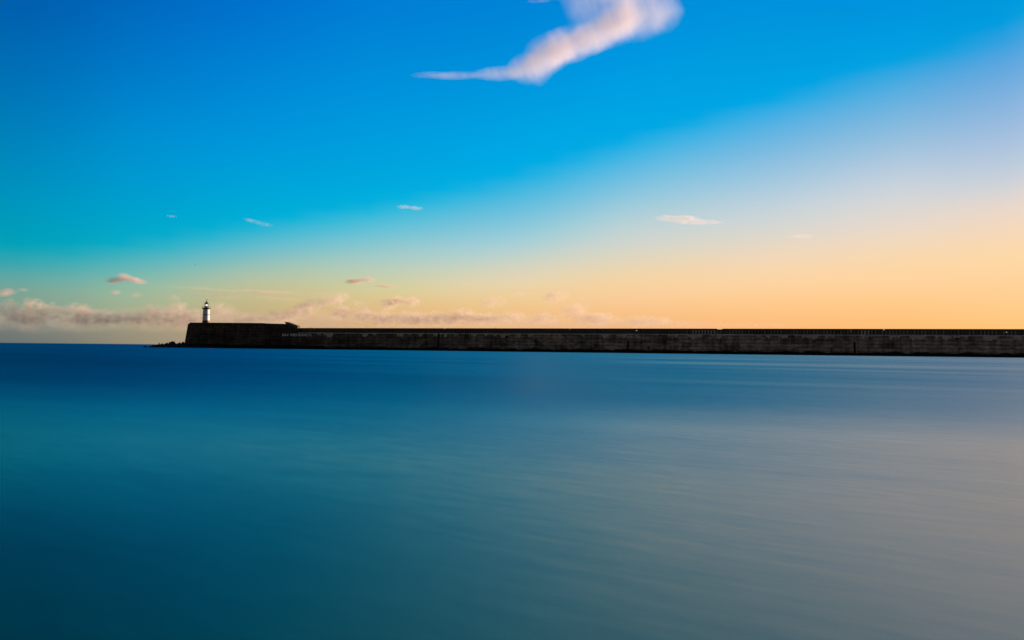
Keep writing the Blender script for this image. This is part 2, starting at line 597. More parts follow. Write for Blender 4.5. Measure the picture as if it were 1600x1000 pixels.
for q in bays:
    if q not in named:
        pier_bm(rest, q)
        continue
    # the pale ones are recast stretches
    px = 289.5
    u = random.random()
    k = 2 if (s_at(1083, 4) < q < s_at(1119, 4) or s_at(1346, 4) < q < s_at(1361, 4)) else (1 if u > 0.35 else 0)
    if k not in proto:
        bm = bmesh.new()
        pier_bm(bm, 0)
        proto[k] = link('buttress', bm, M_PIER[k], par)
        proto[k].location.x = q
    else:
        o = proto[k].copy()
        COL.objects.link(o)
        o.parent = par
        o.location.x = q
o = link('buttress_run', rest, M_PIER[0], par)
tag(o, kind='stuff')

# stair from the walkway up to the lighthouse platform
bm = bmesh.new()
prism(bm, [Z(443.8, 503.2), Z(448.2, 503.0), Z(465.4, 509.3), Z(465.4, 513.2), Z(447, 507.0), Z(446.2, 504.6)], 1.6, 4.4)
st = link('staircase', bm, M_PAR, bw)
bm = bmesh.new()
prism(bm, [Z(447.0, 507.05), Z(465.4, 513.25), Z(467, 514.0), Z(467, 518.0), Z(440, 507.5)], 0.6, 4.2)
link('stair_flank', bm, M_HEAD, st)
bm = bmesh.new()
for i in range(14):
    t0, t1 = i / 14, (i + 1) / 14
    p, q = Z(443 + 23 * t0, 506.2 + 11 * t0), Z(443 + 23 * t1, 506.2 + 11 * t0)
    box(bm, p[0], q[0] - 0.01, 4.45, 7.0, z_led, p[1])
link('steps', bm, M_PAR, st)

# lettering on the face
M_LETTER = plain('white_wall_paint', (0.85, 0.85, 0.85), 0.7, 0.3, 0.5)


def word(text, x0, x1):
    cu = bpy.data.curves.new('lettering', 'FONT')
    cu.body = text
    cu.extrude = 0.02
    cu.offset = 0.012
    cu.space_character = 1.08
    fo = bpy.data.objects.new('lettering_source', cu)
    COL.objects.link(fo)
    bpy.context.view_layer.update()
    me = bpy.data.meshes.new_from_object(fo.evaluated_get(bpy.context.evaluated_depsgraph_get()))
    bpy.data.objects.remove(fo)
    bpy.data.curves.remove(cu)
    xs = [v.co.x for v in me.vertices]
    zs = [v.co.y for v in me.vertices]
    sa, sb, za, zb = s_of(x0), s_of(x1), z_of(464, 525.4), z_of(464, 521.4)
    kx, kz = (sb - sa) / (max(xs) - min(xs)), (zb - za) / (max(zs) - min(zs))
    for v in me.vertices:
        x, z, d = (v.co.x - min(xs)) * kx + sa, (v.co.y - min(zs)) * kz + za, v.co.z
        v.co = (x, face(z) - 0.12 - d, z)
    me.materials.clear()
    me.materials.append(M_LETTER)
    lo = bpy.data.objects.new('painted_word', me)
    COL.objects.link(lo)
    lo.parent = bw
    tag(lo, 'white painted word reading ' + text)


word('MAX', 442, 452)
word('SPEED', 454, 465.6)
word('8', 467.2, 470)
word('KNOTS', 472, 487.3)

# ladders down the face, and dark drain scars
for x, ytop in ((686, 521), (982, 532), (1335, 534)):
    bm = bmesh.new()
    s, zt = s_of(x), z_of(x, ytop)
    for dx in (-0.35, 0.35):
        tube(bm, (s + dx, face(-0.5) - 0.45, -0.5), (s + dx, face(zt) - 0.25, zt), 0.11)
    z = 0.4
    while z < zt:
        tube(bm, (s - 0.35, face(z) - 0.38, z), (s + 0.35, face(z) - 0.38, z), 0.07, 6)
        z += 0.45
    bx = bmesh.new()
    lad = link('ladder', bm, M_IRON, bw)
    prism(bx, [(s - 0.4, 0.2), (s + 0.4, 0.2), (s + 0.36, zt), (s - 0.36, zt)], lambda z: face(z) - 0.16, lambda z: face(z) + 0.05)
    link('backing_timber', bx, M_WEED, lad)

# ------------------------------------------------------------------ fittings on the parapet
def at_bw(s, y, z):
    return bw_m @ Vector((s, y, z))


bw_m = Matrix.Translation(A) @ Matrix.Rotation(ROT, 4, 'Z')
m, n = material('lamp_lens')
finish(n, (0.9, 0.88, 0.86, 1), 0.4, emit=(1, 0.93, 0.92, 1), emit_s=0.18)
M_LENS = m
M_GREY = plain('grey_metal', (0.12, 0.12, 0.12), 0.5, 0.2, 3)
M_RED = plain('red_plastic', (0.55, 0.03, 0.06), 0.5, 0.2, 2)
M_WHITE = plain('white_plastic', (0.75, 0.75, 0.75), 0.5, 0.1, 2)


def wall_lamp(x, y, label, size=1.0):
    t = empty('wall_lamp', at_bw(s_at(x, 3.86), 3.86, z_at(x, y, 3.86)), (0, 0, ROT))
    tag(t, label, 'lamp', 'lamps along the parapet')
    r = 0.34 * size
    bm = bmesh.new()
    box(bm, -0.12, 0.12, -0.12, 0.03, -0.75 * size, -0.30 * size)
    link('bracket', bm, M_GREY, t)
    bm = bmesh.new()
    lathe(bm, [(r * 0.45, -0.33 * size), (r * 0.8, -0.26 * size), (r * 1.02, -0.18 * size), (r * 1.02, -0.13 * size)], 16)
    link('housing', bm, M_GREY, t).location.y = -0.36
    bm = bmesh.new()
    lathe(bm, [(r, -0.13 * size), (r * 1.0, 0.05 * size), (r * 0.85, 0.22 * size), (r * 0.45, 0.33 * size), (r * 0.05, 0.36 * size)], 16)
    link('lens', bm, M_LENS, t, True).location.y = -0.36
    return t


wall_lamp(695, 513.6, 'small white parapet lamp above the full-height ladder, farthest from the right edge', 0.8)
wall_lamp(891, 514.2, 'faint white parapet lamp on the coping, second from the lighthouse end', 0.7)
wall_lamp(995, 516.7, 'white parapet lamp set lower than the coping, left of the notch in the wall top', 1.0)
wall_lamp(1381, 515.3, 'brightest white parapet lamp, right beside the top of the coping', 1.05)
wall_lamp(1572.5, 519.4, 'faint white lamp low in a bay, nearest the right edge', 0.7)

t = empty('lifebuoy_cabinet', at_bw(s_at(485.2, 3.6), 3.6, z_at(485.2, 514.9, 3.6)), (0, 0, ROT))
tag(t, 'red lifebuoy cabinet on the parapet above the speed lettering', 'lifebuoy cabinet')
bm = bmesh.new()
prism(bm, [(-0.6, 0), (0.6, 0), (0.6, 1.0), (0.35, 1.3), (-0.35, 1.3), (-0.6, 1.0)], 0, 0.38)
link('cabinet_body', bm, M_RED, t)
bm = bmesh.new()
prism(bm, [(-0.45, 0.15), (0.45, 0.15), (0.45, 0.95), (-0.45, 0.95)], -0.04, -0.003)
link('door', bm, plain('faded_red_paint', (0.75, 0.16, 0.22), 0.5, 0.2, 3), t)
bm = bmesh.new()
box(bm, -0.1, 0.1, 0.15, 0.3, -1.6, -0.002)
link('post', bm, M_GREY, t)

t = empty('notice_board', at_bw(s_at(490.6, 3.7), 3.7, z_at(490.6, 514.9, 3.7)), (0, 0, ROT))
tag(t, 'small grey notice board right of the red lifebuoy cabinet', 'notice board')
bm = bmesh.new()
box(bm, -0.35, 0.35, 0.0, 0.05, 0, 0.8)
link('panel', bm, plain('grey_board', (0.30, 0.30, 0.30), 0.6, 0.1, 3), t)
bm = bmesh.new()
box(bm, -0.05, 0.05, 0.052, 0.12, -1.6, 0.75)
link('post', bm, M_GREY, t)

t = empty('lifebuoy', at_bw(s_at(1329.7, 3.7), 3.7, z_at(1329.7, 516.7, 3.7)), (0, 0, ROT))
tag(t, 'red and white lifebuoy hung on the parapet near the right', 'lifebuoy')
for nm, mat, rng_ in (('red_band', M_RED, (0.0, 0.25)), ('white_band', M_LENS if False else M_WHITE, (0.25, 0.5)), ('red_band', M_RED, (0.5, 0.75)), ('white_band', M_WHITE, (0.75, 1.0))):
    bm = bmesh.new()
    prev = None
    for i in range(7):
        a = 2 * math.pi * (rng_[0] + (rng_[1] - rng_[0]) * i / 6 + 0.125)
        rr = [bm.verts.new(((0.42 + 0.15 * math.cos(b)) * math.sin(a), 0.12 * math.sin(b) - 0.14, (0.42 + 0.15 * math.cos(b)) * math.cos(a)))
              for b in [2 * math.pi * k / 10 for k in range(10)]]
        if prev:
            for k in range(10):
                bm.faces.new((prev[k], prev[(k + 1) % 10], rr[(k + 1) % 10], rr[k]))
        else:
            bm.faces.new(rr)
        prev = rr
    bm.faces.new(prev)
    link(nm, bm, mat, t, True)
bm = bmesh.new()
box(bm, -0.08, 0.08, 0.0, 0.1, -1.4, 0.7)
link('hanger', bm, M_GREY, t)

bm = bmesh.new()
lathe(bm, [(0.13, 0), (0.13, 0.08), (0.07, 0.12), (0.055, 0.85), (0.09, 0.88), (0.09, 0.95), (0.03, 1.0)], 10)
o = link('mooring_post', bm, M_IRON, None)
o.location = at_bw(s_at(774.3, 5.5), 5.5, z_top)
tag(o, 'tiny thin post standing alone on the wall top', 'post')

# ------------------------------------------------------------------ lighthouse
PX = 1 / inv_depth(321.9) / F * 1.01        # metres per photo pixel there
zb = z_of(321.9, 503.7)
lh = empty('lighthouse', at_bw(s_at(321.7, 5.0), 5.0, zb), (0, 0, ROT))
tag(lh, 'small white lighthouse with red foot and dark dome on the breakwater end', 'lighthouse')
h = lambda y: (503.7 - y) * PX


def painted(name, col, band_z=()):
    m, n = material(name)
    t = n.n('ShaderNodeTexCoord').outputs['Object']
    st_ = n.noise(n.mapped(t, scale=(1.6, 1.6, 0.25)), 1.0, 5, 0.6)
    c = n.mix(n.rng(st_, 0.52, 0.75, 0, 0.35), col + (1,), (col[0] * 0.55, col[1] * 0.42, col[2] * 0.34, 1))
    finish(n, c, 0.55, bump(n, st_, 0.15, 0.1), spec=0.3)
    return m


M_LHW = painted('white_tower_paint', (0.66, 0.63, 0.62))
M_LHR = painted('red_tower_paint', (0.15, 0.018, 0.013))
M_LHB = painted('black_lantern_paint', (0.016, 0.016, 0.018))
M_ROOF = plain('lead_dome', (0.06, 0.06, 0.07), 0.45, 0.2, 2, metal=0.3)
rb, rtp = 5.25 * PX, 4.65 * PX
rad = lambda y: rtp + (rb - rtp) * ((y - 482.6) / 21.1)
bm = bmesh.new()
lathe(bm, [(rad(500.2) - 0.003, h(500.2)), (rad(491.6), h(491.6)), (rad(491.6) + 0.10, h(491.5)), (rad(491.2) + 0.10, h(491.05)), (rad(491), h(490.95)), (rad(483.4), h(483.4)), (rad(482.9) + 0.25, h(482.6))], 48)
tw = link('tower', bm, M_LHW, lh, True)
tw.data.set_sharp_from_angle(angle=R(30))
bm = bmesh.new()
lathe(bm, [(rad(491.5) + 0.104, h(491.75)), (rad(491.5) + 0.135, h(491.65)), (rad(491.2) + 0.135, h(490.95)), (rad(491.2) + 0.104, h(490.85))], 48)
link('string_course', bm, M_LHB, tw)
bm = bmesh.new()
lathe(bm, [(rb + 0.12, -0.2), (rb + 0.12, 0.25), (rad(503.2) + 0.02, 0.32), (rad(500.2) + 0.02, h(500.18))], 48)
link('red_foot', bm, M_LHR, lh)
for a, y, w_, hh in ((-2.75, 495.0, 0.34, 0.9), (-2.75, 487.0, 0.3, 0.8)):
    bm = bmesh.new()
    box(bm, rad(y) - 0.12, rad(y) + 0.03, -w_, w_, 0, hh)
    o = link('window', bm, M_LHB, lh)
    o.location.z = h(y + 1.0)
    o.rotation_euler.z = a + math.pi * 0.12
    bm = bmesh.new()
    box(bm, rad(y) - 0.1, rad(y) + 0.09, -w_ - 0.1, w_ + 0.1, -0.14, -0.003)
    link('sill', bm, M_GREY, o)
bm = bmesh.new()
lathe(bm, [(rad(482.9) + 0.2, h(482.55)), (5.9 * PX, h(482.0)), (6.3 * PX, h(481.7)), (6.3 * PX, h(480.95)), (0.2, h(480.9))], 48)
ga = link('gallery', bm, M_LHB, lh)
bm = bmesh.new()
for i in range(20):
    a = 2 * math.pi * i / 20
    x, y = 6.05 * PX * math.cos(a), 6.05 * PX * math.sin(a)
    tube(bm, (x, y, h(480.98)), (x, y, h(478.1)), 0.045, 6)
for z in (478.1, 479.1, 480.1):
    ring(bm, 6.05 * PX, 0.045, h(z))
link('railing', bm, plain('pale_railing_paint', (0.4, 0.4, 0.4), 0.5, 0.1, 2), ga)
r1 = 2.85 * PX
bm = bmesh.new()
lathe(bm, [(r1 + 0.12, h(480.9)), (r1 + 0.12, h(480.5)), (r1 + 0.02, h(480.4)), (r1 + 0.02, h(478.3)), (r1 + 0.12, h(478.2)), (r1 + 0.12, h(478.0))], 32)
ln = link('lantern_base', bm, M_LHB, lh)
m, n = material('lantern_glass')
g = n.n('ShaderNodeBsdfGlass')
g.inputs['Roughness'].default_value = 0.02
g.inputs['IOR'].default_value = 1.05
tr = n.n('ShaderNodeBsdfTransparent')
mx = n.n('ShaderNodeMixShader')
mx.inputs[0].default_value = 0.75
n.put(mx.inputs[1], g.outputs[0])
n.put(mx.inputs[2], tr.outputs[0])
n.put(n.n('ShaderNodeOutputMaterial').inputs[0], mx.outputs[0])
bm = bmesh.new()
lathe(bm, [(r1 - 0.02, h(478.0) + 0.004), (r1 - 0.02, h(474.6) - 0.004)], 24, cap=False)
link('lantern_glass', bm, m, lh)
for i in range(8):
    a = 2 * math.pi * (i + 0.5) / 8
    x, y = (r1 + 0.03) * math.cos(a), (r1 + 0.03) * math.sin(a)
    bm = bmesh.new()
    tube(bm, (x, y, h(478.0)), (x, y, h(474.6)), 0.05, 6)
    link('glazing_bar', bm, M_LHB, lh)
bm = bmesh.new()
lathe(bm, [(0.25, h(477.9)), (0.45, h(477.3)), (0.52, h(476.3)), (0.45, h(475.2)), (0.2, h(474.8))], 20)
m, n = material('lit_lens')
finish(n, (0.9, 0.9, 0.9, 1), 0.3, emit=(1.0, 0.95, 0.97, 1), emit_s=0.46)
link('lamp', bm, m, lh, True)
bm = bmesh.new()
lathe(bm, [(r1 + 0.22, h(474.6)), (r1 + 0.22, h(474.3)), (r1 * 0.92, h(473.6)), (r1 * 0.78, h(472.8)), (r1 * 0.55, h(472.0)), (r1 * 0.34, h(471.5)), (0.30, h(471.2)),
           (0.50, h(470.9)), (0.56, h(470.4)), (0.45, h(469.9)), (0.12, h(469.6))], 28)
do = link('dome_roof', bm, M_ROOF, lh, True)
bm = bmesh.new()
tube(bm, (0, 0, h(469.7)), (0, 0, h(466.8)), 0.05, 6)
tube(bm, (-0.6, 0, h(467.4)), (0.55, 0, h(467.4)), 0.05, 6)
prism(bm, [(0.35, h(467.4) - 0.2), (0.8, h(467.4) - 0.25), (0.8, h(467.4) + 0.25), (0.35, h(467.4) + 0.2)], -0.02, 0.02)
link('weather_vane', bm, M_IRON, do)
bm = bmesh.new()
tube(bm, (-5.2 * PX, 0, h(481)), (-5.2 * PX, 0, h(470)), 0.035, 6)
link('aerial', bm, M_IRON, ga)

# ------------------------------------------------------------------ rocks at the end
m, n = material('wet_rock')
t = n.n('ShaderNodeTexCoord').outputs['Object']
v = n.noise(t, 1.4, 6, 0.65)
finish(n, n.mix(n.rng(v, 0.3, 0.7, 0, 1), (0.006, 0.005, 0.006, 1), (0.026, 0.022, 0.022, 1)), 0.7, bump(n, v, 0.8, 0.3), spec=0.2)
M_ROCK = m


def rock_mesh(seed):
    r = random.Random(seed)
    bm = bmesh.new()
    bmesh.ops.create_icosphere(bm, subdivisions=3, radius=1.0)
    cuts = [(Vector((r.gauss(0, 1), r.gauss(0, 1), r.gauss(0, 1))).normalized(), r.uniform(0.55, 0.85)) for _ in range(9)]
    off = Vector((r.uniform(0, 50), r.uniform(0, 50), r.uniform(0, 50)))
    for v in bm.verts:
        for d, c in cuts:
            e = v.co.dot(d) - c
            if e > 0:
                v.co -= d * e * 0.92
        v.co *= 1 + 0.12 * mnoise.noise(v.co * 1.6 + off) + 0.05 * mnoise.noise(v.co * 4 + off)
    bmesh.ops.recalc_face_normals(bm, faces=bm.faces)
    me = bpy.data.meshes.new('rock')
    bm.to_mesh(me)
    bm.free()
    me.materials.append(M_ROCK)
    return me


rocks = [rock_mesh(k) for k in range(8)]
G_ROCK = 'rocks heaped round the foot of the breakwater end'


def rock(x, ytop, wpx, depth, label, seed, drop=0.0):
    """A rock whose top shows at (x, ytop) when standing at the given distance."""
    d = ray(x, ytop)
    p = EYE + d * (depth / d.y)
    k = depth / F
    r = random.Random(seed)
    hz = max(min(wpx * k * 0.42, 1.4), (p.z + 1.0) * 0.58)
    o = bpy.data.objects.new('rock', rocks[seed % 8])
    COL.objects.link(o)
    o.location = (p.x, p.y, p.z - hz * 0.86 - drop)
    o.rotation_euler = (r.uniform(-0.25, 0.25), r.uniform(-0.25, 0.25), r.uniform(0, 6.28))
    o.scale = (wpx * k * 0.56, wpx * k * 0.5, hz)
    tag(o, label, 'rock', G_ROCK)
    return o


SIL = [(236, 540.6, 7), (240.5, 538.6, 6.5), (246, 537.2, 7), (249, 535.9, 4.2), (254, 537.0, 6), (258.5, 536.9, 5), (261.5, 535.6, 6), (266, 535.0, 5), (269.6, 533.2, 6.5),
       (273.5, 534.0, 5), (277.5, 535.2, 5), (281.5, 535.2, 6), (286, 534.2, 7), (289.5, 534.3, 5)]
rock(226.6, 540.7, 8.5, 448, 'low flat rock lying apart at the seaward tip of the heap', 3)
for i, (x, y, w_) in enumerate(SIL):
    lab = 'wet black rock in the heap at the breakwater end'
    if i == 8:
        lab = 'tallest wet black rock on the crest of the heap'
    elif i == 3:
        lab = 'small pointed rock sticking up midway along the heap'
    elif i == 12:
        lab = 'broad flat-topped rock against the sloping end wall'
    rock(x, y, w_, 452 + (x - 230) * 0.30, lab, 11 + i)
rr = random.Random(5)
for i in range(46):
    x = rr.uniform(236, 345)
    crest = 541 - 5.5 * min(1, (x - 232) / 35.0) if x < 290 else 535.5 + (x - 290) * 0.10
    y = rr.uniform(crest + 1.2, 542.3)
    rock(x, y, rr.uniform(5, 9), 452 + max(0, (min(x, 292) - 230)) * 0.22 - rr.uniform(0, 3) - (y - 536) * 0.5, 'wet black rock in the heap at the breakwater end', 40 + i)

# ------------------------------------------------------------------ a gull far off
D = 420
p = EYE + ray(304.8, 413.4) * D
gu = empty('gull', p, (0, 0, 0.3))
tag(gu, 'tiny dark gull in flight high above the breakwater end', 'bird')
M_GULL = plain('gull_plumage', (0.06, 0.07, 0.08), 0.8, 0.2, 4)
bm = bmesh.new()
lathe(bm, [(0.01, -0.3), (0.06, -0.2), (0.10, -0.05), (0.10, 0.08), (0.06, 0.2), (0.055, 0.26), (0.03, 0.32), (0.005, 0.38)], 12)
bmesh.ops.rotate(bm, verts=bm.verts, cent=(0, 0, 0), matrix=Matrix.Rotation(R(90), 3, 'Y'))
for sgn in (-1, 1):
    pts = [(0.12, 0.05, 0.02), (0.14, 0.32, 0.16), (0.02, 0.66, 0.10), (-0.05, 0.66, 0.09), (-0.06, 0.32, 0.14), (-0.1, 0.05, 0.01)]
    a_ = [bm.verts.new((x, y * sgn, z)) for x, y, z in pts]
    b_ = [bm.verts.new((x, y * sgn, z - 0.025)) for x, y, z in pts]
    bm.faces.new(a_)
    bm.faces.new(list(reversed(b_)))
    for i in range(6):
        bm.faces.new((a_[i], b_[i], b_[(i + 1) % 6], a_[(i + 1) % 6]))
link('gull_body', bm, M_GULL, gu)

# ------------------------------------------------------------------ clouds
def cloud(name, label, blobs, D, density, color, cat='cloud', group=None, kind=None, depth=0.35, nscale=1.0, stretch=(1, 1, 1), nrot=0.0,
          lo=0.35, hi=0.65, floor=0.0, aniso=0.08, step=1.0, power=1.5, warp=0.9, warp_px=22.0):
    """blobs: (px, py, rx, ry, tilt_deg, weight) in photo pixels; built at distance D as one soft volume with real depth."""
    cxp = sum(b[0] for b in blobs) / len(blobs)
    cyp = sum(b[1] for b in blobs) / len(blobs)
    yv = ray(cxp, cyp)
    xv = yv.cross(Vector((0, 0, 1))).normalized()
    zv = xv.cross(yv).normalized()
    c0 = EYE + yv * D

    def loc(px, py):
        d = ray(px, py)
        q = EYE + d * (D / d.dot(yv)) - c0
        return q.dot(xv), q.dot(zv)
    ells = []
    for (px, py, rx, ry, tilt, wgt) in blobs:
        x, z = loc(px, py)
        x1, z1 = loc(px + rx, py)
        x2, z2 = loc(px, py - ry)
        ax = math.hypot(x1 - x, z1 - z)
        az_ = math.hypot(x2 - x, z2 - z)
        ells.append(((x, 0, z), (ax, max(az_, ax * depth * 0.6, 1.0) if depth > 0 else az_, az_), R(tilt), wgt))
    bm = bmesh.new()
    for (c, rad_, tl, wgt) in ells:
        mt = Matrix.Translation(c) @ Matrix.Rotation(tl, 4, 'Y') @ Matrix.Diagonal((rad_[0], rad_[1], rad_[2], 1))
        bmesh.ops.create_icosphere(bm, subdivisions=4, radius=0.985, matrix=mt)
    o = link(name, bm, None)
    o.matrix_world = Matrix((xv, yv, zv)).transposed().to_4x4()
    o.location = c0
    if len(ells) > 1:
        rm = o.modifiers.new('fuse', 'REMESH')
        rm.mode = 'VOXEL'
        rm.voxel_size = max(min(e[1][2] for e in ells) * 0.3, max(e[1][0] for e in ells) / 90)
    m = bpy.data.materials.new(name + '_vapour')
    m.use_nodes = True
    m.cycles.volume_step_rate = step
    n = NT(m.node_tree)
    t = n.n('ShaderNodeTexCoord').outputs['Object']
    tot = None
    px_m = D / F
    wn = n.n('ShaderNodeTexNoise')
    n.put(wn.inputs['Vector'], t)
    wn.inputs['Scale'].default_value = 1.0 / (px_m * warp_px)
    wn.inputs['Detail'].default_value = 3.0
    wo = n.n('ShaderNodeVectorMath', operation='SUBTRACT')
    n.put(wo.inputs[0], wn.outputs['Color'])
    wo.inputs[1].default_value = (0.5, 0.5, 0.5)
    for (c, rad_, tl, wgt) in ells:
        v = n.mapped(t, loc=c, rot=(0, tl, 0), scale=tuple(0.9 * q for q in rad_), kind='TEXTURE')
        ma = n.n('ShaderNodeVectorMath', operation='MULTIPLY_ADD')
        n.put(ma.inputs[0], wo.outputs[0])
        ma.inputs[1].default_value = (warp, warp, warp)
        n.put(ma.inputs[2], v)
        v = ma.outputs[0]
        dt = n.n('ShaderNodeVectorMath', operation='DOT_PRODUCT')
        n.put(dt.inputs[0], v)
        n.put(dt.inputs[1], v)
        f = n.math('SUBTRACT', 1.0, dt.outputs['Value'], clamp=True)
        f = n.math('MULTIPLY', n.math('POWER', f, power), wgt)
        tot = f if tot is None else n.math('ADD', tot, f)
    s = 1.0 / (px_m * 14.0) * nscale
    nv = n.mapped(n.mapped(t, rot=(0, nrot, 0)), loc=(cxp, cyp, 3), scale=tuple(s * q for q in stretch))
    nz = n.noise(nv, 1.0, 4, 0.6, 0.3)
    mod = n.rng(nz, lo, hi, floor, 1.0, 'SMOOTHSTEP')
    den = n.math('MULTIPLY', n.math('MULTIPLY', tot, mod), density)
    pv = n.n('ShaderNodeVolumePrincipled')
    pv.inputs['Color'].default_value = tuple(color) + (1,)
    pv.inputs['Anisotropy'].default_value = aniso
    n.put(pv.inputs['Density'], den)
    n.put(n.n('ShaderNodeOutputMaterial').inputs['Volume'], pv.outputs[0])
    o.data.materials.append(m)
    tag(o, label, cat, group, kind)
    return o


PINK = (1.0, 0.95, 0.97)
cloud('wisp_cloud', 'large torn pinkish white cloud trailing a tail at the top of the sky',
      [(672, 117, 38, 8, 0, .5), (712, 118, 60, 9, 0, .7), (785, 114, 62, 15, -3, .9), (818, 104, 38, 26, -25, .7), (862, 84, 84, 36, -33, .9), (935, 52, 104, 36, -25, 1.0),
       (998, 28, 80, 44, -16, .6), (1030, 25, 44, 36, -15, .3), (922, 4, 60, 56, 20, .22), (985, -25, 96, 54, 0, .5), (846, 92, 38, 50, 22, .35), (972, 24, 46, 60, 18, .4), (905, 64, 90, 28, -27, .4)],
      4200, 0.0145, PINK, depth=0.25, nscale=0.5, stretch=(1.0, 0.8, 0.32), nrot=R(18), lo=0.2, hi=0.8, floor=0.22, step=0.3, aniso=0.12, warp=0.55, warp_px=30.0, power=1.4)
cloud('wisp_cloud', 'faint shred of cloud cut off by the top edge of the sky', [(842, 1, 26, 6, 0, .6), (868, -4, 22, 7, 0, .5)], 4300, 0.0132, PINK, nscale=1.0, stretch=(1, 1, 0.5), floor=0.3, step=0.5)
G_W = 'small white wisps of cloud in the blue'
cloud('wisp_cloud', 'small white dash of cloud in the middle of the blue, above the long wall', [(632, 323.5, 18, 4.5, 0, 1), (650, 325, 16, 4.5, 3, 1)], 5200, 0.0286, PINK, group=G_W, nscale=1.4, stretch=(1, 1, 1.5), floor=0.3, step=0.5, aniso=0.2, warp=0.5, warp_px=14)
cloud('wisp_cloud', 'thin white wisp slanting down to the right, above the stair', [(394, 345.5, 19, 4.5, 12, .7), (412, 350, 20, 5, 8, .55)], 5200, 0.0229, PINK, group=G_W, nscale=1.4, floor=0.3, step=0.5, aniso=0.2, warp=0.5, warp_px=14)
cloud('wisp_cloud', 'tiniest faint wisp left of the others, above the heap of rocks', [(267.5, 338, 11, 3, 0, .7)], 5200, 0.0229, PINK, group=G_W, nscale=1.4, floor=0.5, step=0.5, aniso=0.2, warp=0.5, warp_px=14)
cloud('wisp_cloud', 'long cream spindle of cloud in the pale right half of the sky', [(1045, 341, 30, 6.5, 4, 1.2), (1072, 343.5, 34, 9, 4, 1.3), (1100, 347, 34, 5.5, 2, .9), (1118, 348, 18, 3.5, 0, .6)], 5200, 0.0286, (1,0.97,0.94), group=G_W, nscale=1.2, floor=0.4, step=0.5, aniso=0.12, warp=0.5, warp_px=14)
cloud('wisp_cloud', 'faint short wisp farthest to the right in the peach sky', [(1245, 369.5, 28, 3.6, 0, .6), (1258, 369, 24, 4.5, 4, .9)], 5200, 0.0200, (1,0.96,0.92), group=G_W, nscale=1.2, floor=0.5, step=0.5, aniso=0.12, warp=0.5, warp_px=14)

DUSK = (1.0, 0.76, 0.66)
G_P = 'small pink puffs of cloud above the bank'
cloud('puff_cloud', 'pink puff of cloud with a lilac left end, high above the rocks', [(178, 438, 18, 8, -6, .9), (194, 434, 18, 10, 0, 1.2), (212, 438, 24, 7, 12, .8)], 11000, 0.01232, DUSK, group=G_P, nscale=1.1, floor=0.45, lo=0.3, warp=0.7, warp_px=12, step=0.4, depth=1.4)
cloud('puff_cloud', 'small pink scrap right below the largest pink puff', [(180, 457, 13, 5, 0, .8), (213, 461, 14, 5.5, 0, .35)], 11000, 0.01031, DUSK, group=G_P, nscale=1.1, floor=0.45, lo=0.3, warp=0.7, warp_px=12, step=0.4, depth=1.4)
cloud('puff_cloud', 'pink streaked puff at the left edge of the sky', [(8, 457, 24, 8, -6, .8), (36, 453, 16, 4, 0, .5)], 11000, 0.01031, DUSK, group=G_P, nscale=1.1, floor=0.45, lo=0.3, warp=0.7, warp_px=12, step=0.4, depth=1.4)
cloud('puff_cloud', 'orange flat puff with a thin tail, above the wall right of the stair', [(554, 440, 20, 6.5, -4, .9), (574, 437, 18, 6, 0, .9), (602, 447, 26, 3, 3, .6)], 11000, 0.01188, (1.0, 0.76, 0.6), group=G_P, nscale=1.2, floor=0.45, lo=0.3, warp=0.7, warp_px=12, step=0.4, depth=1.4)
cloud('puff_cloud', 'small rounded pink scrap just left of the lighthouse top', [(272, 466, 14, 6.5, 0, .7)], 11000, 0.00883, DUSK, group=G_P, nscale=1.1, floor=0.45, lo=0.3, warp=0.7, warp_px=12, step=0.4, depth=1.4)
cloud('streak_cloud', 'thin parallel pink streaks behind and right of the lighthouse', [(310, 450.5, 66, 3.6, 1, .6), (400, 456, 96, 4.5, 0, .7), (340, 463, 70, 5, 0, .5), (430, 467, 60, 5, 0, .6), (500, 460, 50, 3.5, -2, .5)], 12000, 0.0030, (1.0, 0.78, 0.62), nscale=0.7, stretch=(0.4, 0.4, 2), floor=0.3, step=0.4, depth=0.9, warp=0.5, warp_px=20)

G_C = 'cumulus heads rising from the bank on the horizon'
BANK = (1.0, 0.82, 0.68)
cloud('cumulus_cloud', 'brightest lumpy cumulus at the left end of the bank', [(12, 482.0, 30, 18.9, 0, .8), (52, 480.0, 30, 18.9, 10, 1.2), (78, 486.0, 30, 18.9, 10, .9), (40, 496.0, 50, 18.9, 0, .7)], 16000, 0.00588, (1.0, 0.83, 0.66), group=G_C, nscale=2.0, step=0.3, depth=1.6, lo=0.42, hi=0.60, floor=0.04, warp=1.2, warp_px=15)
cloud('cumulus_cloud', 'broad dull cumulus midway between left edge and lighthouse', [(118, 492.0, 40, 21.6, -12, .8), (150, 496.0, 40, 18.9, 0, .8), (190, 498.0, 50, 16.2, 0, .7), (120, 480.0, 28, 10.8, 0, .4)], 16000, 0.00510, BANK, group=G_C, nscale=1.9, step=0.3, depth=1.6, lo=0.42, hi=0.60, floor=0.04, warp=1.2, warp_px=15)
cloud('cumulus_cloud', 'mauve cumulus directly behind the lighthouse and rocks', [(240, 494.0, 44, 21.6, -8, .8), (278, 480.0, 26, 12.2, -6, .9), (290, 498.0, 60, 21.6, 0, .8), (345, 488.0, 34, 21.6, 0, .6)], 16000, 0.00510, BANK, group=G_C, nscale=1.9, step=0.3, depth=1.6, lo=0.42, hi=0.60, floor=0.04, warp=1.2, warp_px=15)
